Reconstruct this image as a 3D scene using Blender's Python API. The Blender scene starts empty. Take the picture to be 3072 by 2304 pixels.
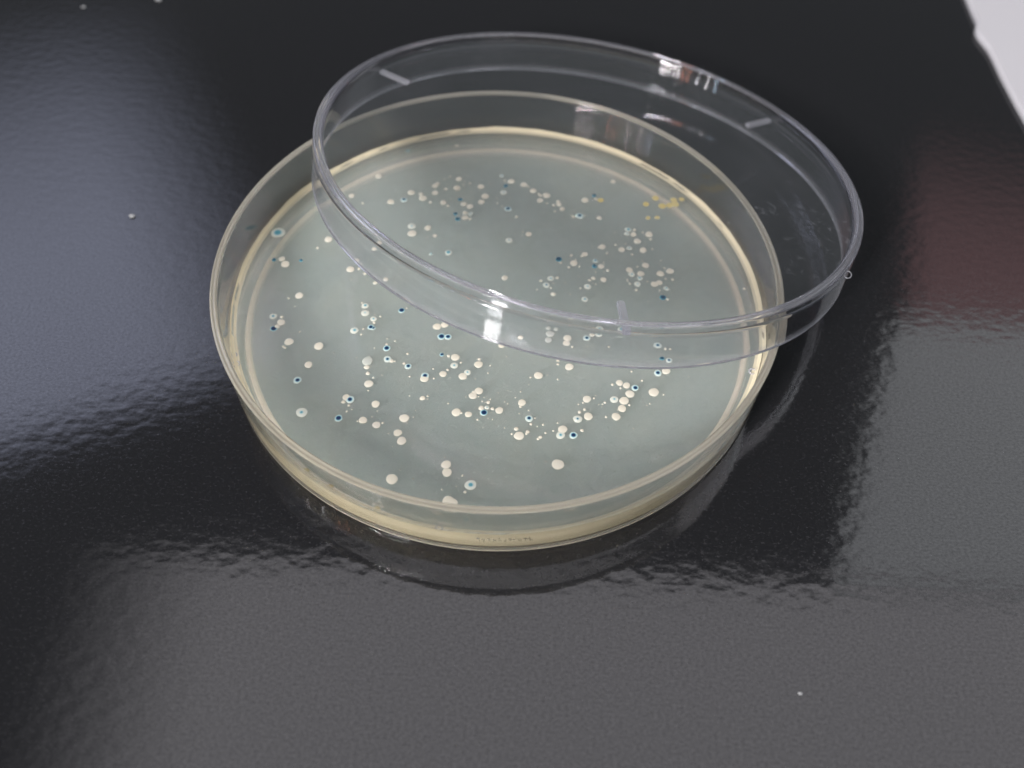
import bpy, bmesh, math, random
from mathutils import Vector, Matrix
random.seed(7)
MM = 0.001
C = bpy.context.scene.collection
sc = bpy.context.scene

# ------------------------------------------------------------------ camera
cd = bpy.data.cameras.new('camera'); cam = bpy.data.objects.new('camera', cd); C.objects.link(cam)
_r = Vector((0.9994287, 0.02696781, 0.02037201)); _u = Vector((-0.03379766, 0.79746369, 0.6024196)); _f = Vector((0.0, 0.60276396, -0.79791955))
cam.matrix_world = Matrix.Translation(Vector((2.656, -104.085, 119.707)) * MM) @ Matrix((_r, _u, -_f)).transposed().to_4x4()
cd.sensor_width = 36.0; cd.lens = 2900 / 3072 * 36.0
cd.clip_start = 0.005; cd.clip_end = 20
cd.dof.use_dof = True; cd.dof.focus_distance = 0.140; cd.dof.aperture_fstop = 15.0
sc.camera = cam

# ------------------------------------------------------------------ world, view, lamps
w = bpy.data.worlds.new('World'); sc.world = w; w.use_nodes = True
w.node_tree.nodes['Background'].inputs[0].default_value = (0.86, 0.95, 1.0, 1)
w.node_tree.nodes['Background'].inputs[1].default_value = 0.14
sc.view_settings.view_transform = 'Standard'; sc.view_settings.look = 'None'
sc.view_settings.exposure = 0; sc.view_settings.gamma = 1
sc.cycles.max_bounces = 28; sc.cycles.transmission_bounces = 20; sc.cycles.transparent_max_bounces = 24
sc.cycles.volume_bounces = 8; sc.cycles.glossy_bounces = 8; sc.cycles.diffuse_bounces = 4
sc.cycles.caustics_reflective = True; sc.cycles.caustics_refractive = True
sc.cycles.sample_clamp_indirect = 150.0

def lamp(name, center, right, toward, w_, h_, radiance, color, soft=None):
    """rectangular area lamp; radiance in W/sr/m2; right = direction of its width, toward = where it faces"""
    ld = bpy.data.lights.new(name, 'AREA'); ld.shape = 'RECTANGLE'; ld.size = w_; ld.size_y = h_
    ld.energy = radiance * math.pi * w_ * h_; ld.color = color
    if soft:      # panel that fades towards its edges: (left, right, near, far) as shares of its size
        ld.use_nodes = True; t = ld.node_tree; t.nodes.clear()
        g = t.nodes.new('ShaderNodeNewGeometry'); sp = t.nodes.new('ShaderNodeSeparateXYZ'); t.links.new(g.outputs['Parametric'], sp.inputs[0])
        acc = None
        for k, (ax, lo) in enumerate(((0, True), (0, False), (1, True), (1, False))):
            mr = t.nodes.new('ShaderNodeMapRange'); mr.interpolation_type = 'SMOOTHSTEP'
            t.links.new(sp.outputs[ax], mr.inputs['Value'])
            if k == 0 and len(soft) > 4:     # slanted left edge
                sk_ = t.nodes.new('ShaderNodeMath'); sk_.operation = 'MULTIPLY_ADD'; sk_.inputs[1].default_value = -soft[4]
                t.links.new(sp.outputs[1], sk_.inputs[0]); t.links.new(sp.outputs[0], sk_.inputs[2]); t.links.new(sk_.outputs[0], mr.inputs['Value'])
            wv = max(soft[k], 1e-4)
            mr.inputs['From Min'].default_value = 0.0 if lo else 1.0
            mr.inputs['From Max'].default_value = wv if lo else 1.0 - wv
            if acc is None: acc = mr.outputs[0]
            else:
                mm = t.nodes.new('ShaderNodeMath'); mm.operation = 'MULTIPLY'
                t.links.new(acc, mm.inputs[0]); t.links.new(mr.outputs[0], mm.inputs[1]); acc = mm.outputs[0]
        em = t.nodes.new('ShaderNodeEmission'); t.links.new(acc, em.inputs['Strength'])
        ou = t.nodes.new('ShaderNodeOutputLight'); t.links.new(em.outputs[0], ou.inputs[0])
    o = bpy.data.objects.new(name, ld); C.objects.link(o)
    z = -Vector(toward).normalized(); x = Vector(right); x = (x - z * x.dot(z)).normalized(); y = z.cross(x)
    o.matrix_world = Matrix.Translation(Vector(center)) @ Matrix((x, y, z)).transposed().to_4x4()
    return o
def ceiling(name, corner, ang, w_, h_, radiance, color, z=2.4, soft=None):
    """lamp panel level at ceiling height, placed for what the bench mirrors: corner = its near-left corner, ang = direction of its width"""
    a = math.radians(ang); dx = Vector((math.cos(a), math.sin(a), 0)); dy = Vector((-math.sin(a), math.cos(a), 0))
    c = Vector((corner[0], corner[1], z)) + dx * w_ / 2 + dy * h_ / 2
    return lamp(name, c, dx, (0, 0, -1), w_, h_, radiance, color, soft)
# the lamp's local y points back towards the viewer, so its 'near' and 'far' ends swap
ceiling('reflection_panel', (-1.30, 0.12), -1, 3.1, 1.05, 2.1, (0.985, 0.95, 1.0), soft=(0.18, 0.0, 0.0, 0.03))
ceiling('reflection_panel', (0.93, 1.135), -1, 2.2, 1.02, 2.1, (0.94, 0.96, 1.0), soft=(0.015, 0.0, 0.0, 0.02, 0.165))
ceiling('reflection_panel', (1.32, 2.16), -14, 1.6, 1.25, 1.1, (1.0, 0.50, 0.52), soft=(0.08, 0.6, 0.0, 0.95))  # added panel: stands for a reddish thing reflected in the bench
ceiling('reflection_panel', (-2.85, 0.72), 26, 2.6, 2.7, 3.2, (0.70, 0.75, 1.0), soft=(0.0, 0.26, 0.10, 0.80))  # bluish panel standing in for window light mirrored on the bench at left
def window(az, el, dist, w_, h_, radiance, color):
    a, e = math.radians(az), math.radians(el)
    p = Vector((math.cos(a) * math.cos(e), math.sin(a) * math.cos(e), math.sin(e))) * dist
    return lamp('window_lamp', p, (-math.sin(a), math.cos(a), 0), -p, w_, h_, radiance, color)
window(-123.0, 27.0, 1.8, 0.16, 0.26, 230, (1.0, 0.98, 1.0))
for az in (-122.2, -124.6, -127.0, -129.4, -131.8):
    window(az, 38.5, 1.8, 0.015, 0.22, 250, (1.0, 0.95, 0.97))
for az, l, c_ in ((-134.5, 30, (1.0, 0.35, 0.2)), (-137.5, 30, (1.0, 0.35, 0.2)), (-143.0, 45, (0.9, 0.92, 1.0)), (-148.5, 60, (1.0, 0.97, 0.97)), (-153.5, 45, (0.6, 0.8, 1.0))):
    window(az, 36, 1.8, 0.03, 0.24, l, c_)

# ------------------------------------------------------------------ helpers
def link(name, bm, mat, parent=None, smooth_deg=35):
    bm.normal_update()
    lim = math.radians(smooth_deg)
    for f in bm.faces: f.smooth = True
    for e in bm.edges:
        if len(e.link_faces) == 2 and e.calc_face_angle(0) > lim: e.smooth = False
    me = bpy.data.meshes.new(name); bm.to_mesh(me); bm.free()
    me.materials.append(mat)
    o = bpy.data.objects.new(name, me); C.objects.link(o)
    if parent: o.parent = parent
    return o
def lathe(bm, prof, n=384, wob=None):
    """closed profile [(r, z)] in mm turned about z; points with r = 0 sit on the axis"""
    rings = []
    closed = prof[0][0] != 0
    sup = []          # support loops close to the ends of long straight runs keep flat parts truly flat
    for k, p_ in enumerate(prof):
        sup.append(p_)
        if k == len(prof) - 1 and not closed: break
        q_ = prof[(k + 1) % len(prof)]
        L_ = math.hypot(q_[0] - p_[0], q_[1] - p_[1])
        if L_ > 0.9:
            for t_ in (0.10 / L_, 1 - 0.10 / L_):
                if (p_[0] if t_ < 0.5 else q_[0]) > 0: sup.append((p_[0] + (q_[0] - p_[0]) * t_, p_[1] + (q_[1] - p_[1]) * t_))
    prof = sup
    for r, z in prof:
        if r == 0: rings.append([bm.verts.new((0, 0, z * MM))])
        else:
            ring = []
            for i in range(n):
                a = 2 * math.pi * i / n
                rr, zz = (r, z) if wob is None else wob(r, z, a)
                ring.append(bm.verts.new((rr * math.cos(a) * MM, rr * math.sin(a) * MM, zz * MM)))
            rings.append(ring)
    m = len(rings)
    for k in range(m if closed else m - 1):
        A, B = rings[k], rings[(k + 1) % m]
        for i in range(n):
            j = (i + 1) % n
            if len(A) == 1 and len(B) == 1: break
            if len(A) == 1: bm.faces.new((A[0], B[j], B[i]))
            elif len(B) == 1: bm.faces.new((A[i], A[j], B[0]))
            else: bm.faces.new((A[i], A[j], B[j], B[i]))
    bmesh.ops.recalc_face_normals(bm, faces=bm.faces)
def thing(name, label, cat, loc=(0, 0, 0)):
    o = bpy.data.objects.new(name, None); C.objects.link(o); o.location = loc; o.empty_display_size = 0.01
    o['label'] = label; o['category'] = cat
    return o
class M:
    def __init__(s, name):
        s.m = bpy.data.materials.new(name); s.m.use_nodes = True; s.t = s.m.node_tree; s.t.nodes.clear()
    def n(s, typ, ins=None, **kw):
        x = s.t.nodes.new(typ)
        for k, v in kw.items(): setattr(x, k, v)
        for k, v in (ins or {}).items():
            i = x.inputs[k]
            if isinstance(v, bpy.types.NodeSocket): s.t.links.new(v, i)
            else: i.default_value = v
        return x
    def out(s, surf=None, vol=None):
        o = s.t.nodes.new('ShaderNodeOutputMaterial')
        if surf: s.t.links.new(surf, o.inputs['Surface'])
        if vol: s.t.links.new(vol, o.inputs['Volume'])
        return s.m
    def math(s, op, a, b=0.0, clamp=False):
        x = s.n('ShaderNodeMath', {0: a, 1: b}, operation=op); x.use_clamp = clamp
        return x.outputs[0]
    def ramp(s, fac, p0, p1, v0=0.0, v1=1.0):
        x = s.n('ShaderNodeMapRange', {'Value': fac, 'From Min': p0, 'From Max': p1, 'To Min': v0, 'To Max': v1})
        return x.outputs[0]
    def noise(s, vec, scale, detail=2.0, rough=0.5, dist=0.0):
        return s.n('ShaderNodeTexNoise', {'Vector': vec, 'Scale': scale, 'Detail': detail, 'Roughness': rough, 'Distortion': dist}).outputs['Fac']
    def thin_fresnel(s, ior):
        """reflectance of a clear surface, the same from both sides"""
        g = s.n('ShaderNodeNewGeometry').outputs['Backfacing']
        i = s.n('ShaderNodeMapRange', {'Value': g, 'From Min': 0, 'From Max': 1, 'To Min': ior, 'To Max': 1 / ior}).outputs[0]
        return s.n('ShaderNodeFresnel', {'IOR': i}).outputs[0]

def glass(name, color, ior=1.55, rough=0.0, haze=0.0, haze_col=(0.8, 0.8, 0.8, 1), bump=None, bands=(), mixthin=0.0, scuff=0.0):
    """clear moulded plastic; bands = (z0, z1, haze) in mm where pale haze stands in for light collected by the edges"""
    m = M(name)
    if bands:
        zz = m.n('ShaderNodeSeparateXYZ', {0: m.n('ShaderNodeTexCoord').outputs['Object']}).outputs[2]
        hz = haze
        rr = m.n('ShaderNodeVectorMath', {0: m.n('ShaderNodeVectorMath', {0: m.n('ShaderNodeTexCoord').outputs['Object'], 1: (1, 1, 0)}, operation='MULTIPLY').outputs[0]}, operation='LENGTH').outputs['Value']
        for b_ in bands:
            t_ = m.ramp(zz, b_[0] * MM, b_[1] * MM, 0.0, b_[2])
            if len(b_) > 3: t_ = m.math('MULTIPLY', t_, m.math('GREATER_THAN', rr, b_[3] * MM))
            if len(b_) > 4: t_ = m.math('MULTIPLY', t_, m.math('LESS_THAN', rr, b_[4] * MM))
            hz = m.math('ADD', hz, t_)
        haze = hz
    ins = {'Color': color, 'Roughness': rough, 'IOR': ior}
    if bump:
        co = m.n('ShaderNodeTexCoord').outputs['Object']
        b = m.n('ShaderNodeBump', {'Strength': 1.0, 'Distance': bump[1], 'Height': m.noise(co, bump[0], 2.0)})
        ins['Normal'] = b.outputs[0]
    s = m.n('ShaderNodeBsdfGlass', ins).outputs[0]
    if scuff:
        v_ = m.n('ShaderNodeMapping', {'Vector': m.n('ShaderNodeTexCoord').outputs['Object'], 'Scale': (1, 1, 0.45)}).outputs[0]
        patch = m.ramp(m.noise(v_, 90, 2.0), 0.52, 0.66, 0.0, 1.0)
        haze = m.math('ADD', haze, m.math('MULTIPLY', patch, m.ramp(m.noise(v_, 1300, 4.0, 0.75, 1.5), 0.56, 0.72, 0.0, scuff)))
    if mixthin:
        t1 = m.n('ShaderNodeBsdfTransparent').outputs[0]; g1 = m.n('ShaderNodeBsdfGlossy', {'Color': (1, 1, 1, 1), 'Roughness': 0.0}).outputs[0]
        th = m.n('ShaderNodeMixShader', {0: m.thin_fresnel(ior), 1: t1, 2: g1}).outputs[0]
        s = m.n('ShaderNodeMixShader', {0: mixthin, 1: s, 2: th}).outputs[0]
    if not isinstance(haze, float) or haze:
        d = m.n('ShaderNodeBsdfDiffuse', {'Color': haze_col}).outputs[0]
        t = m.n('ShaderNodeBsdfTranslucent', {'Color': haze_col}).outputs[0]
        dt = m.n('ShaderNodeMixShader', {0: 0.5, 1: d, 2: t}).outputs[0]
        s = m.n('ShaderNodeMixShader', {0: haze, 1: s, 2: dt}).outputs[0]
    return m.out(s)

# bench: black resin laminate with a fine orange-peel skin
m = M('black_resin')
co = m.n('ShaderNodeTexCoord').outputs['Object']
co = m.n('ShaderNodeMapping', {'Vector': co, 'Scale': (0.72, 1, 1)}).outputs[0]
n1 = m.noise(co, 640, 1.5, 0.4)
n2 = m.noise(co, 1900, 1.0, 0.5)
n3 = m.noise(co, 60, 2.0)
h = m.math('ADD', m.math('MULTIPLY', n1, 1.0), m.math('MULTIPLY', n2, 0.035))
h = m.math('ADD', h, m.math('MULTIPLY', n3, 0.7))
bmp = m.n('ShaderNodeBump', {'Strength': 1.0, 'Distance': 0.000019, 'Height': h})
fl = m.ramp(m.noise(co, 2600, 2.0, 0.7), 0.54, 0.76, 0.0, 1.0)
spec = m.ramp(m.noise(co, 2900, 2.0, 0.7), 0.3, 0.7, 0.37, 0.63)
ru = m.math('ADD', m.ramp(m.noise(co, 25, 3.0), 0.3, 0.7, 0.05, 0.085), m.math('MULTIPLY', fl, 0.10))
base = m.n('ShaderNodeMix', {0: fl, 6: (0.0105, 0.0105, 0.0115, 1), 7: (0.021, 0.0205, 0.0225, 1)}, data_type='RGBA').outputs[2]
p = m.n('ShaderNodeBsdfPrincipled', {'Base Color': base, 'Roughness': ru, 'IOR': 1.5, 'Specular IOR Level': spec, 'Normal': bmp.outputs[0]})
BENCH = m.out(p.outputs[0])

# agar jelly: clear surface, cloudy inside
m = M('agar_jelly')
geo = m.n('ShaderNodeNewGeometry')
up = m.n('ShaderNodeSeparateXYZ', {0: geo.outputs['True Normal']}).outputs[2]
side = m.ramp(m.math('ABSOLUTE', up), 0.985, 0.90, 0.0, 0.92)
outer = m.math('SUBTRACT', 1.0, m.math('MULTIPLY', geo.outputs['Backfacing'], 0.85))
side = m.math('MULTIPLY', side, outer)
tr = m.n('ShaderNodeBsdfTransparent').outputs[0]
go = m.n('ShaderNodeBsdfGlossy', {'Color': (1, 1, 1, 1), 'Roughness': 0.06}).outputs[0]
top = m.n('ShaderNodeMixShader', {0: m.thin_fresnel(1.34), 1: tr, 2: go}).outputs[0]
co = m.n('ShaderNodeTexCoord').outputs['Object']     # faint spread of growth on the skin of the jelly
mot = m.ramp(m.noise(co, 110, 4.0, 0.65, 0.6), 0.45, 0.72, 0.0, 0.08)
top = m.n('ShaderNodeMixShader', {0: mot, 1: top, 2: m.n('ShaderNodeBsdfDiffuse', {'Color': (0.60, 0.58, 0.42, 1)}).outputs[0]}).outputs[0]
straw = (0.97, 0.86, 0.60, 1)     # jelly's own straw, opaque on the sides in place of light gathered inside
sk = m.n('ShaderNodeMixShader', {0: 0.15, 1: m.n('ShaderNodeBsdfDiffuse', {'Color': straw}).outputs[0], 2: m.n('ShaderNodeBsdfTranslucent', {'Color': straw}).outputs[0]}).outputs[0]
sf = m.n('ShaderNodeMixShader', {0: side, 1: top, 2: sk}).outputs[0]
vs = m.n('ShaderNodeVolumeScatter', {'Color': (0.80, 1.0, 0.94, 1), 'Density': 150.0, 'Anisotropy': 0.0}).outputs[0]
va = m.n('ShaderNodeVolumeAbsorption', {'Color': (0.97, 0.92, 0.5, 1), 'Density': 14.0}).outputs[0]
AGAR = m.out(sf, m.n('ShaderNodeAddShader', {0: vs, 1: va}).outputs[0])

DISH = glass('clear_polystyrene', (0.985, 0.985, 0.97, 1), 1.55, 0.0, 0.001, (0.98, 0.91, 0.74, 1), bands=[(0.29, 0.15, 0.60), (1.1, 1.5, 0.98, 39.2, 40.7), (1.3, 0.9, 0.35, 42.2), (11.85, 12.1, 0.36)], mixthin=0.3)  # cream haze on foot, floor ring, base and rim paints in light guided there
LIDWALL = glass('lid_polystyrene', (0.985, 0.985, 1.0, 1), 1.55, 0.0, 0.005, (0.88, 0.88, 0.93, 1), bands=[(1.2, 0.7, 0.13), (7.0, 7.2, 0.14)], scuff=0.22)
RIB = glass('moulded_rib', (0.98, 0.98, 1.0, 1), 1.55, 0.08, 0.38, (0.92, 0.92, 0.96, 1))

# flat plate of the lid: looked through straight, with a few dried smudges near one side
m = M('lid_plate')
co = m.n('ShaderNodeTexCoord').outputs['Object']
dv = m.n('ShaderNodeVectorMath', {0: co, 1: (0.036, -0.015, 0)}, operation='DISTANCE').outputs['Value']
near = m.ramp(dv, 0.010, 0.022, 1.0, 0.0)
sm = m.ramp(m.noise(co, 420, 5.0, 0.7, 1.2), 0.58, 0.70, 0.0, 0.16)
big = m.ramp(m.noise(co, 130, 2.0), 0.45, 0.6, 0.0, 1.0)
sm = m.math('MULTIPLY', m.math('MULTIPLY', near, sm), big)
film = m.ramp(m.noise(co, 60, 3.0), 0.35, 0.7, 0.003, 0.011)
sm = m.math('ADD', sm, film)
tr = m.n('ShaderNodeBsdfTransparent', {'Color': (0.985, 0.985, 0.985, 1)}).outputs[0]
go = m.n('ShaderNodeBsdfGlossy', {'Color': (1, 1, 1, 1), 'Roughness': 0.02}).outputs[0]
s1 = m.n('ShaderNodeMixShader', {0: m.thin_fresnel(1.55), 1: tr, 2: go}).outputs[0]
df = m.n('ShaderNodeBsdfDiffuse', {'Color': (0.75, 0.77, 0.82, 1)}).outputs[0]
PLATE = m.out(m.n('ShaderNodeMixShader', {0: sm, 1: s1, 2: df}).outputs[0])

def colony_mat():
    m = M('colony')
    a = m.n('ShaderNodeAttribute', attribute_name='tint').outputs['Color']
    p = m.n('ShaderNodeBsdfPrincipled', {'Base Color': a, 'Roughness': 0.33, 'IOR': 1.4, 'Subsurface Weight': 0.0})
    return m.out(p.outputs[0])
COLONY = colony_mat()
m = M('white_plastic')
co = m.n('ShaderNodeTexCoord').outputs['Object']
b = m.n('ShaderNodeBump', {'Strength': 0.4, 'Distance': 0.0002, 'Height': m.noise(co, 90, 3.0)})
WHITE = m.out(m.n('ShaderNodeBsdfPrincipled', {'Base Color': (0.55, 0.54, 0.55, 1), 'Roughness': 0.5, 'Normal': b.outputs[0]}).outputs[0])
m = M('crumb')
co = m.n('ShaderNodeTexCoord').outputs['Object']
cc = m.n('ShaderNodeMix', {0: m.noise(co, 3000, 2.0), 6: (0.45, 0.45, 0.44, 1), 7: (0.22, 0.23, 0.23, 1)}, data_type='RGBA').outputs[2]
CRUMB = m.out(m.n('ShaderNodeBsdfPrincipled', {'Base Color': cc, 'Roughness': 0.7}).outputs[0])

# ------------------------------------------------------------------ bench
bm = bmesh.new()
bmesh.ops.create_cube(bm, size=1.0, matrix=Matrix.Translation((0.0, 0.15, -0.015)) @ Matrix.Diagonal((1.3, 0.9, 0.03, 1)))
bench = link('bench_top', bm, BENCH); bench['kind'] = 'structure'

# ------------------------------------------------------------------ dish
dish = thing('petri_dish', 'clear round dish of grey agar dotted with white and blue colonies on black bench', 'petri dish')
H = 12.28
bm = bmesh.new()
prof = [(0, 0.95), (39.35, 0.95), (39.6, 1.75), (39.75, 1.9), (40.1, 1.9), (40.25, 1.75), (40.5, 0.95), (41.3, 0.95), (41.8, 1.15), (41.98, 1.7), (42.10, 6.0), (42.30, 10.8), (42.36, H - 0.60), (42.42, H - 0.18), (42.52, H - 0.04), (42.66, H), (42.85, H - 0.10), (43.05, H - 0.10), (43.22, H), (43.42, H - 0.06), (43.5, H - 0.2), (43.46, H - 0.60),
        (43.05, 4.0), (42.84, 0.62), (42.62, 0.34), (40.75, 0.30), (40.6, 0.05), (39.8, 0.02), (39.65, 0.30), (0, 0.30)]
lathe(bm, prof)
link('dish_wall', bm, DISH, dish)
def wob(r, z, a):
    if r > 41.5 and z > 4.6:
        z += 0.10 * math.sin(5 * a + 1) + 0.07 * math.sin(13 * a) + 0.05 * math.sin(31 * a + 2) + 0.03 * math.sin(67 * a)
    return r, z
bm = bmesh.new()
lathe(bm, [(0, 1.0), (41.25, 1.0), (41.72, 1.22), (41.90, 1.75), (42.02, 5.2), (41.8, 4.98), (41.5, 4.78), (41.1, 4.62), (40.6, 4.53), (40.0, 4.50), (39.3, 4.484), (0, 4.484)], wob=wob)
agar = link('agar', bm, AGAR, dish, 60)

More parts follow.
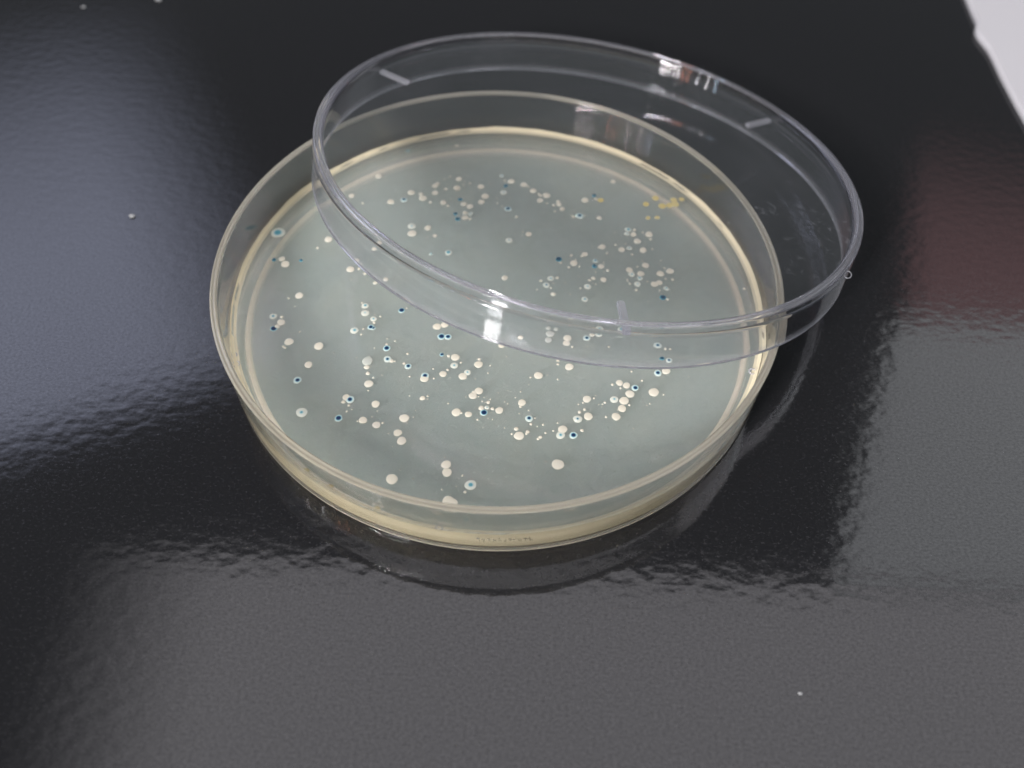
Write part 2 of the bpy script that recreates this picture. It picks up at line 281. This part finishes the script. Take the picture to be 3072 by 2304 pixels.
# colonies: kind, x, y, radius (mm), radius of the coloured centre as a share
DATA = """W-26.38,22.87,0.52 W-19.43,21.68,0.63 W-24.23,21.05,0.25 W-28.88,12,0.66 W-30.41,9.92,0.24 W-20.49,11.46,0.5 W-23.1,8.34,0.52 W-22.18,7.66,0.16 
W-24.35,5.31,0.65 W-22.95,5.51,0.29 W-21.88,4.43,0.29 W-19.95,2.51,0.39 W-17.9,4.34,0.47 T-37.52,13.14,1.17,0.48 N-37.14,6.9,0.39,0.65 
W-35.84,7.1,0.55 W-35.09,5.96,0.71 N-32.69,6.97,0.32,0.75 W-31.74,-0.81,0.65 W-33.37,-1.45,0.19 W-32.05,-3.18,0.11 T-35.08,-5.33,0.6,0.28 
W-33.75,-5.4,0.3 W-33.67,-6.52,0.64 W-34.12,-7.4,0.47 D-34.56,-7.86,0.59,0.75 W-31.8,-10.38,0.7 W-32.52,-11.32,0.22 W-32.19,-11.59,0.22 
W-27.1,-11.02,0.73 W-28.12,-14.7,0.62 D-29.32,-17.68,0.63,0.37 W-21.57,-1.89,0.19 T-21,-2.5,0.57,0.3 T-20.82,-4.02,0.66,0.09 T-19.37,-5.18,0.53,0.21 
W-18.36,-4.64,0.19 W-19.19,-5.95,0.26 W-19.28,-4.3,0.11 T-22.07,-7.68,0.65,0.29 W-20.73,-7.3,0.19 W-20.91,-8.41,0.19 D-19.6,-6.88,0.52,0.46 
D-19.2,-7.03,0.41,0.41 D-16.7,-10.99,0.59,0.62 W-16.79,-10.21,0.22 W-18.58,-11.02,0.13 D-16.35,-13.1,0.62,0.26 W-15.7,-13.42,0.36 W-15.23,-13.47,0.15 
K-19.34,-13.58,0.82 W-19.29,-14.79,0.45 W-19.01,-15.95,0.36 W-18.65,-17.9,0.68 W-18.12,-16.75,0.16 W-16.84,-9.12,0.13 W-15.59,-9.5,0.15 
D-15.17,-3.23,0.53,0.75 W-14.42,-2.77,0.15 D-8.51,-8.3,0.63,0.5 D-7.5,-8.3,0.6,0.41 W-9.33,-6.3,0.66 W-8.17,-5.88,0.6 W-13.42,-11.92,0.22 
W-13.78,-13.81,0.25 D-13.11,-14.36,0.55,0.37 W-10.46,-16.58,0.65 D-10.42,-16.04,0.63,0.37 D-8.2,-11.85,0.37,0.55 W-7.13,-12.11,0.28 
W-6.11,-12.31,0.66 T-6.16,-13.9,0.58,0.19 W-7.74,-15.58,0.56 W-7.1,-14.79,0.22 W-4.76,-15.89,0.65 W-12.7,-16.25,0.18 W-9.06,-16.48,0.18 
W-9.29,-14.7,0.15 W-5.15,-13.25,0.16 W-34.77,-11.83,0.11 W-30.42,-8.29,0.11 W-21.06,-12.95,0.09 W-24.64,-12.24,0.11 D-17.2,22.28,0.59,0.36 
W-16.11,24.19,0.63 W-14.36,23.87,0.46 W-13.95,22.84,0.69 W-12.58,21.89,0.29 W-12.1,26.11,0.53 W-11.72,26.76,0.47 W-11.96,24.33,0.59 
W-10.14,25.42,0.38 W-9.61,28.72,0.21 W-10.59,27.97,0.17 W-7.99,28.13,0.6 W-8.21,25.77,0.64 W-7.09,26.68,0.19 W-5.99,27.15,0.26 W-6.41,29.11,0.13 
W-6.95,27.57,0.15 W-3.98,26.3,0.6 W-3.15,23.9,0.67 W-3.76,22.42,0.57 W-2.59,27.54,0.13 W-10.32,21.91,0.56 W-9.49,21.13,0.31 N-7.44,22.92,0.42,0.65 
W-6.74,21.72,0.54 W-5.67,21.17,0.58 N-8.05,19.24,0.41,0.7 N-7.6,17.98,0.49,0.67 W-6.41,19.53,0.46 T-5.47,19.36,0.5,0.25 W-6.35,18.36,0.58 
W-5.5,18.11,0.29 T-15.28,15.83,0.67,0.15 W-15.04,14.1,0.75 W-12.53,15.53,0.59 W-11.17,13.71,0.41 T-0.41,29.41,0.47,0.32 N0.36,26.8,0.43,0.75 
T0.06,24.99,0.59,0.18 W0.17,28.16,0.26 W1.31,27.99,0.64 W3.57,27.21,0.6 W4.31,26.78,0.26 W5.24,25.72,0.59 W6.2,24.99,0.25 W7.58,24.65,0.68 
W6.52,24.6,0.3 W6.47,23.3,0.57 W7.65,22.65,0.21 W-1,22.16,0.19 W-0.14,21.44,0.17 W-1.05,23.39,0.13 W1.12,23.59,0.13 D0.96,20.89,0.63,0.4 
W2.47,19,0.27 W9.63,23.15,0.42 W9.75,22.48,0.5 W8.85,22.19,0.31 W10.34,21.35,0.5 W9.06,20.68,0.23 W14.33,23.75,0.63 N15.95,25.07,0.42,0.8 
W16.22,24.15,0.28 Y17.08,23.88,0.55 D13.32,19.74,0.69,0.36 W12.28,19.48,0.33 W11.87,19.82,0.17 W14.26,19.88,0.17 W16.68,19.4,0.48 W17.6,20.34,0.13 
W12.24,20.89,0.13 W4.61,14.84,0.55 W3.64,15.37,0.18 W3.5,14.5,0.14 T1.35,13.18,0.61,0.13 T21.56,16.73,0.56,0.44 W22.63,16.73,0.33 
T21.29,15.73,0.49,0.25 W22.41,15.61,0.53 W22.97,14.04,0.61 W25.06,15.76,0.66 W25.24,14.61,0.29 W24,16.21,0.21 W20.27,11.92,0.57 
T21.57,12.35,0.49,0.25 W23.85,11.98,0.61 W25.38,12.25,0.18 W21.94,10.87,0.24 W19.26,12.95,0.24 W20.94,13.32,0.16 W19.27,15.98,0.12 W17,12.42,0.57 
W16.45,12.25,0.26 W17.76,10.98,0.22 W14.03,10.53,0.52 W13.52,10.06,0.26 W11.77,10.2,0.26 W12.19,8.41,0.64 W12.52,9.2,0.2 W13.08,7.63,0.2 
W11.35,7.41,0.26 N9.7,9.18,0.54,0.85 W10.06,8.37,0.2 D15.76,9.13,0.46,0.26 N15.59,7.91,0.48,0.75 W16.68,7.85,0.54 W17.15,8.73,0.16 W17.73,7.02,0.3 
W15.76,6.52,0.14 W24.06,8.47,0.6 W22.66,8.08,0.2 W26.69,9.64,0.16 W23.58,9.5,0.14 W21.33,7.27,0.58 T21.68,6.31,0.56,0.18 W23.16,6.51,0.6 
T22.96,5.51,0.47,0.33 T22.5,4.22,0.55,0.11 W22.24,2.86,0.27 W21.27,4.17,0.2 W20.88,5.14,0.14 W20.92,4.74,0.14 W26.39,6.66,0.64 W25.25,4.27,0.59 
W26.06,4.65,0.55 W24.16,4.75,0.16 W26.05,2.98,0.16 W27.17,7.93,0.18 T8.38,4.78,0.57,0.21 W9.44,4.99,0.33 D7.68,3.25,0.57,0.17 W8.42,2.7,0.2 
W6.77,4.17,0.27 W8.81,3.7,0.14 W8.81,1.35,0.45 W0.91,4.57,0.53 W15.36,5.1,0.39 W14.73,4.67,0.3 W16.99,4.91,0.53 T14.38,3.24,0.59,0.17 W13.2,2.79,0.2 
W15.69,3.83,0.16 T13.86,0.46,0.54,0.25 W17.13,6.72,0.12 W6.15,2.2,0.16 W10.77,3.95,0.12 W11.53,1.4,0.12 N26.44,1.42,0.53,0.81 T-11.51,9.44,0.32,0.5 
T-8.63,9.85,0.6,0.5 W3.91,-7,0.45 K8.22,-4.75,0.42 K9.45,-4.95,0.42 K8.5,-5.98,0.66 K8.22,-7.29,0.56 W11.17,-6.77,0.66 W11,-7.83,0.56 
W11.87,-8.52,0.22 D14.15,-6.59,0.6,0.28 T16.05,-5.65,0.62,0.24 W15.01,-5.82,0.45 T19.45,-5.57,0.57,0.33 W17.47,-8.27,0.19 D24.99,-7.58,0.62,0.24 
W26.11,-8.14,0.19 N25.47,-10.21,0.41,0.68 W0.89,-9.6,0.56 W-13.39,-11.89,0.22 W9.53,-12.27,0.26 W9.53,-13.01,0.22 W11.26,-13.41,0.66 W-5.2,-13.3,0.18 
W-2.5,-13.53,0.66 W-2.46,-12.53,0.26 W-0.71,-13.64,0.15 W1.7,-11.83,0.11 W27.16,1.03,0.27 W28.03,7.33,0.64 W28.33,5.44,0.28 W27.12,7.97,0.18 
W27.16,5.52,0.18 T27.13,3.44,0.49,0.28 W25.35,12.26,0.16 W39.85,3.97,0.28 Y24.97,23.27,0.59 Y26.75,24.9,0.64 Y27.79,22.95,0.68 Y29.06,23.17,0.63 
Y30.04,23.52,0.76 Y29.91,24.6,0.6 Y31.3,24.82,0.51 Y25.13,19.85,0.46 Y26.72,20.02,0.48 W26.11,-8.32,0.24 W26.86,-8.24,0.24 D26.51,-10.58,0.52,0.25 
D24.66,-14.05,0.6,0.36 W25.93,-13.58,0.64 W20.67,-13.92,0.18 W22.17,-15.57,0.2 W23.82,-17.67,0.78 W18.76,-16.13,0.54 W17.69,-16.51,0.24 
W19.8,-16.58,0.56 W18.88,-17.14,0.18 D21.07,-16.98,0.56,0.42 W20.25,-18.14,0.68 T17.86,-19.26,0.63,0.17 W19.32,-19.42,0.72 W18.96,-20.84,0.64 
W20.05,-20.2,0.21 W18.03,-22.35,0.67 W13.81,-19.36,0.63 W14.87,-19.14,0.18 W16.47,-19.89,0.21 W16.09,-20.21,0.14 W12.53,-20.36,0.14 
W13.21,-20.05,0.16 W12.68,-21.77,0.28 W13.43,-21.28,0.23 D12.4,-23.01,0.67,0.13 W13.96,-22.47,0.67 D11.75,-25.9,0.61,0.43 W12.98,-25.01,0.28 
W16.55,-22.47,0.21 W23.09,-19.85,0.13 W25.26,-18.06,0.16 T-4.1,-15.13,0.53,0.17 W-1.01,-15.13,0.15 W6.58,-15.27,0.67 W5.41,-15.66,0.18 
W7.93,-15.14,0.09 W9.49,-15.87,0.16 W5.16,-17.03,0.09 W4.22,-20.41,0.6 W4.02,-21.12,0.23 W3.24,-19.51,0.12 W3.96,-18.41,0.13 W2.12,-20.7,0.11 
W-2.21,-18.51,0.63 W-3.06,-19.44,0.62 W-2.82,-18.81,0.43 W-2.22,-19.56,0.14 W-1.41,-19.7,0.11 W-10.44,-20.19,0.44 W-9.72,-19.78,0.16 
W-9.71,-20.33,0.12 W-12.42,-19.87,0.11 W-6.61,-21.02,0.16 W-5.31,-22.55,0.7 W-4.6,-22.63,0.21 W-3.54,-22.84,0.53 W-0.73,-20.55,0.32 
T-0.89,-21.48,0.39,0.18 W-0.06,-21.68,0.3 W-1.71,-21.64,0.44 W-1.62,-20.41,0.14 W-0.45,-19.99,0.14 D-1.32,-22.43,0.58,0.7 W0.95,-21.94,0.6 
W-2.17,-23.71,0.19 W0.01,-23.6,0.12 W-0.63,-23.43,0.09 D5.32,-23.23,0.6,0.32 W5.61,-24.18,0.23 W6.17,-23.13,0.14 W5.22,-21.79,0.12 W7.36,-24.21,0.19 
W1.79,-25.01,0.1 W-1.32,-25.12,0.07 W3.93,-26.29,0.74 W3.5,-25.11,0.35 W5.16,-25.57,0.3 W4.99,-25.89,0.23 W2.88,-26.04,0.19 W6.99,-26.43,0.29 
W6.65,-26.76,0.22 W7.72,-25.67,0.19 W8.85,-25.27,0.16 W10.2,-24.94,0.7 T9.89,-25.94,0.66,0.24 W9.47,-23.83,0.14 W9.5,-30.93,0.88 W-6.19,-31.59,0.71 
W-5.99,-32.87,0.71 T-2.59,-34.79,0.83,0.32 W-3.81,-33.3,0.17 W-3.29,-35.94,0.23 W-5.52,-37.4,0.79 W-4.84,-37.71,0.69 W-6.51,-35.68,0.12 
T-27.73,-23.52,0.84,0.21 D-22.27,-24.32,0.59,0.65 W-21.63,-20.55,0.6 D-21.05,-20.9,0.67,0.37 W-21.96,-21.4,0.32 W-21.09,-21.99,0.23 
W-21.26,-23.08,0.19 W-20.56,-22.69,0.11 D-21.61,-20.44,0.21,0.42 W-17.22,-21.57,0.63 W-18.72,-24.5,0.61 W-19.48,-24.72,0.17 W-16.68,-25.26,0.61 
W-15.84,-24.87,0.21 W-17.52,-23.85,0.12 W-12.79,-23.91,0.73 W-13.48,-26.5,0.62 W-12.8,-27.86,0.69 W-14.81,-26.65,0.1 W-13.54,-34.25,0.83 
W-18.6,-19.14,0.16 W-12.4,-19.87,0.11 W-11.49,-23.71,0.1 Y-25.06,-32.5,0.43 Y-14.84,-38.25,0.46 Y-21.45,-34.99,0.43 W19.41,28.86,0.47 
W-8.91,37.14,0.35 T-17.74,35.32,0.39,0.72 W-22.29,28.19,0.6 """
WH = (0.71, 0.665, 0.53); CY = (0.34, 0.55, 0.56)
def mixc(a, b, t): t = max(0, min(1, t)); return tuple(x * (1 - t) + y * t for x, y in zip(a, b))
def sstep(e0, e1, x): t = max(0, min(1, (x - e0) / (e1 - e0))); return t * t * (3 - 2 * t)
def colony_geo(bm, cl, kind, x, y, r, c, base):
    seg = 28 if r > 0.5 else 12
    rr = [0.12, 0.25, 0.38, 0.52, 0.66, 0.8, 0.9, 0.97, 1.0] if r > 0.5 else [0.4, 0.75, 1.0]
    ph = [random.uniform(0, 6.28) for _ in range(4)]
    am = 0.035 if r > 0.5 else 0.08
    hgt = r * (0.13 if kind != 'Y' else 0.07)
    cx, cy = random.uniform(-.06, .06) * r, random.uniform(-.05, .08) * r
    v0 = []
    def vert(q, a):
        k = 1 + (am * math.sin(2 * a + ph[0]) + am * 0.7 * math.sin(3 * a + ph[1]) + am * 0.4 * math.sin(5 * a + ph[2])) * q
        px, py = q * r * k * math.cos(a), q * r * k * math.sin(a)
        z = base + hgt * math.sqrt(max(0, 1 - q * q)) ** 1.0
        if q >= 1: z = base - 0.05
        v = bm.verts.new(((x + px) * MM, (y + py) * MM, z * MM))
        d = math.hypot(px - cx, py - cy) / r
        if kind in 'WYK':
            col = WH if kind == 'W' else ((0.62, 0.50, 0.17) if kind == 'Y' else (0.50, 0.52, 0.45))
            col = mixc(mixc(col, (0.62, 0.62, 0.56), 0.35), col, tone)
            if c and kind == 'W': col = mixc((0.45, 0.52, 0.5), col, sstep(c, c + 0.15, d))
        elif kind == 'N':
            col = mixc((0.012, 0.05, 0.10), (0.05, 0.28, 0.36), sstep(c * 0.75, c * 1.05, d))
            col = mixc(col, (0.33, 0.47, 0.47), sstep(c * 1.0, 1.25, d))
        else:
            core = (0.006, 0.022, 0.075) if kind == 'D' else (0.08, 0.30, 0.35)
            c_ = c if kind == 'T' else (c * 1.3 if c < 0.6 else c)
            halo = mixc((0.10, 0.40, 0.52), CY, 0.25 if kind == 'D' else 0.8)
            rim_ = mixc(WH, (0.52, 0.68, 0.66), min(0.9, c * 1.6 + 0.1 if kind == 'D' else 0.3))
            col = mixc(core, halo, sstep(c_ * 0.72, c_ * 1.12, d))
            col = mixc(col, rim_, sstep(c_ * 0.95, c_ * 0.95 + 0.24, d))
        if kind != 'N': col = mixc(col, (0.42, 0.45, 0.40), sstep(0.86, 1.12, q))
        v[cl] = (*col, 1)
        return v
    tone = random.uniform(0.4, 1.0)
    ctr = vert(0.0, 0)
    prev = None
    for q in rr:
        ring = [vert(q, 2 * math.pi * i / seg) for i in range(seg)]
        for i in range(seg):
            j = (i + 1) % seg
            if prev is None: bm.faces.new((ctr, ring[i], ring[j]))
            else: bm.faces.new((prev[i], ring[i], ring[j], prev[j]))
        prev = ring
    bm.faces.new(list(reversed(prev)))
rows = []
for t in DATA.split():
    v = [float(q) for q in t[1:].split(',')]
    rows.append((t[0], v[0], v[1], v[2], v[3] if len(v) > 3 else 0.0))
whites = sorted([q for q in rows if q[0] == 'W'], key=lambda q: -q[3])
rest = whites[98:]
names = {'W': 'white_colony', 'D': 'blue_colony', 'T': 'blue_colony', 'N': 'blue_colony', 'Y': 'yellow_colony', 'K': 'clear_colony'}
def agar_z(x, y):
    d = math.hypot(x, y)
    return 4.484 + (0 if d < 40.2 else (d - 40.2) * 0.12)
def build(name, items):
    bm = bmesh.new(); cl = bm.verts.layers.float_color.new('tint')
    for k, (kind, x, y, r, c) in enumerate(items):
        colony_geo(bm, cl, kind, x, y, r, c, agar_z(x, y) + 0.012 * (k % 5))
    return link(name, bm, COLONY, dish, 60)
for q in whites[:98] + [q for q in rows if q[0] != 'W']: build(names[q[0]], [q])
extra = []
for _ in range(150):
    b = random.choice(whites[:160]); a = random.uniform(0, 6.28); d = random.uniform(0.8, 4.0)
    x, y = b[1] + d * math.cos(a), b[2] + d * math.sin(a)
    if math.hypot(x, y) < 39: extra.append(('W', x, y, random.uniform(0.05, 0.11), 0.0))
o = build('pinprick_colonies', rest + extra); o['kind'] = 'stuff'; o['label'] = 'small and pinprick white colonies scattered between the larger ones'

# air bubbles caught along the agar's edge
def ring_tube(bm, cx, cy, cz, R, r, n=28, k=10, a0=0, a1=2 * math.pi, ex=Vector((1, 0, 0)), ey=Vector((0, 1, 0))):
    ez = ex.cross(ey); rings = []; full = abs(a1 - a0 - 2 * math.pi) < 1e-6
    for i in range(n if full else n + 1):
        a = a0 + (a1 - a0) * i / n; d = ex * math.cos(a) + ey * math.sin(a)
        rings.append([bm.verts.new((Vector((cx, cy, cz)) + d * (R + r * math.cos(2 * math.pi * j / k)) + ez * r * math.sin(2 * math.pi * j / k)) * MM) for j in range(k)])
    m_ = len(rings)
    for i in range(m_ if full else m_ - 1):
        A, B = rings[i], rings[(i + 1) % m_]
        for j in range(k): bm.faces.new((A[j], B[j], B[(j + 1) % k], A[(j + 1) % k]))
    if not full: bm.faces.new(rings[0][::-1]); bm.faces.new(rings[-1])
    bmesh.ops.recalc_face_normals(bm, faces=bm.faces)
for x, y, R in ((-38.9, -15.2, 0.5), (-39.5, -13.5, 0.38), (39.0, -13.3, 0.5), (-6.34, -41.0, 0.42)):
    bm = bmesh.new(); ring_tube(bm, x, y, 4.72, R, 0.12); link('air_bubble', bm, RIB, dish)
# small raised moulding marks round the foot of the wall, too small to read
bm = bmesh.new()
for k in range(11):
    a0 = math.radians(-91.6 + k * 0.9)
    for q in range(3 if k % 3 else 4):
        a = a0 + math.radians(random.uniform(0, 0.5)); z = 3.9 + random.uniform(0, 0.75); hh = random.choice((0.12, 0.45)); ww = 0.16 if hh > 0.3 else 0.42
        d = Vector((math.cos(a), math.sin(a), 0)); R_ = 43.06
        bmesh.ops.create_cube(bm, size=1, matrix=Matrix.Translation((d * R_ + Vector((0, 0, z))) * MM) @ Matrix.Rotation(a, 4, 'Z') @ Matrix.Diagonal((0.16 * MM, ww * MM, hh * MM, 1)))
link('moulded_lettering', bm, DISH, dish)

# ------------------------------------------------------------------ lid
lid = thing('clear_lid', 'clear round lid leaning slantwise over the dish, its far right edge down on the bench', 'lid')
n_ = Vector((0.11822429, 0.17931702, 0.97666188)); e1 = Vector((0.99275307, 0, -0.12017212)); e2 = Vector((-0.02154891, 0.98379134, -0.17801752))
top = Vector((14.516, 21.954, 16.93)) * MM
LH = 7.45
lid.matrix_world = Matrix.Translation(top - n_ * LH * MM) @ Matrix((e1, e2, n_)).transposed().to_4x4()
Z = LH      # local z of the top of the ridge
bm = bmesh.new()
lathe(bm, [(44.95, 0.08), (44.80, Z - 0.35), (44.72, Z - 0.12), (44.5, Z), (44.32, Z - 0.08), (44.1, Z - 0.08), (43.95, Z), (43.65, Z - 0.10), (43.4, Z - 0.35), (43.2, Z - 0.8),
           (43.2, Z - 1.85), (43.45, Z - 2.05), (43.62, Z - 2.5), (43.85, 0.08), (43.95, 0.0), (44.85, 0.0)])
link('side_wall', bm, LIDWALL, lid)
bm = bmesh.new()
lathe(bm, [(0, Z - 0.8), (43.17, Z - 0.8), (43.17, Z - 1.85), (0, Z - 1.85)])
link('top_plate', bm, PLATE, lid)
for az in (-86.8, 148.2, 34.3):
    a = math.radians(az); bm = bmesh.new()
    M4 = Matrix.Rotation(a, 4, 'Z') @ Matrix.Translation(Vector((40.1, 0, Z - 2.22)) * MM) @ Matrix.Diagonal((6.1 * MM, 1.15 * MM, 0.7 * MM, 1))
    bmesh.ops.create_cube(bm, size=1, matrix=M4)
    bmesh.ops.bevel(bm, geom=list(bm.edges), offset=0.2 * MM, segments=2, affect='EDGES')
    link('vent_rib', bm, RIB, lid)
a = math.radians(-31); bm = bmesh.new()
P = Vector((44.85 * math.cos(a), 44.85 * math.sin(a), Z - 2.6))
ring_tube(bm, P.x, P.y, P.z, 0.6, 0.065, n=16, k=8, a0=-1.7, a1=1.7, ex=Vector((math.cos(a), math.sin(a), 0)), ey=Vector((0, 0, 1)))
link('moulding_burr', bm, RIB, lid)

# ------------------------------------------------------------------ white tray at the corner and crumbs
bm = bmesh.new()
pts = [(103.2, 40)] + [(102.6, 50), (101.9, 60), (101.5, 70), (101.5, 76), (101.35, 79.0), (101.0, 81.0), (100.6, 82.6), (100.35, 84.2), (100.4, 85.8), (100.8, 87.2), (101.4, 88.4), (101.6, 95), (102.1, 110), (102.4, 230)] + [(240, 230), (240, 40)]
vs_ = [bm.verts.new((x * MM, y * MM, 0.0001)) for x, y in pts]
f = bm.faces.new(vs_)
r_ = bmesh.ops.extrude_face_region(bm, geom=[f])
bmesh.ops.translate(bm, verts=[v for v in r_['geom'] if isinstance(v, bmesh.types.BMVert)], vec=(0, 0, 0.0013))
bmesh.ops.recalc_face_normals(bm, faces=bm.faces)
topz = max(v.co.z for v in bm.verts)
bmesh.ops.bevel(bm, geom=[e for e in bm.edges if all(v.co.z > topz - 1e-6 for v in e.verts)], offset=0.0004, segments=3, affect='EDGES')
bd = link('white_board', bm, WHITE); bd['label'] = 'smooth white board with a small bump on its edge at the far right'; bd['category'] = 'board'
for x, y, r, lab in ((-65.3, 20.5, 0.42, 'white crumb on the bench left of the dish'), (-77.4, 88.2, 0.55, 'white crumb at the back edge of the view, behind the dish'),
                     (-92.7, 84.5, 0.35, 'faint pale crumb at the far left back of the bench'), (40.2, -60.9, 0.24, 'pale crumb on the bench in front of the dish, to the right')):
    bm = bmesh.new(); bmesh.ops.create_icosphere(bm, subdivisions=2, radius=r * MM)
    for v in bm.verts:
        v.co *= random.uniform(0.75, 1.2); v.co.x *= 1.3; v.co.z *= 0.4
    zmin = min(v.co.z for v in bm.verts)
    for v in bm.verts: v.co.z -= zmin
    o = link('crumb', bm, CRUMB); o.location = (x * MM, y * MM, 0); o['label'] = lab; o['category'] = 'crumb'; o['group'] = 'crumbs on the bench'
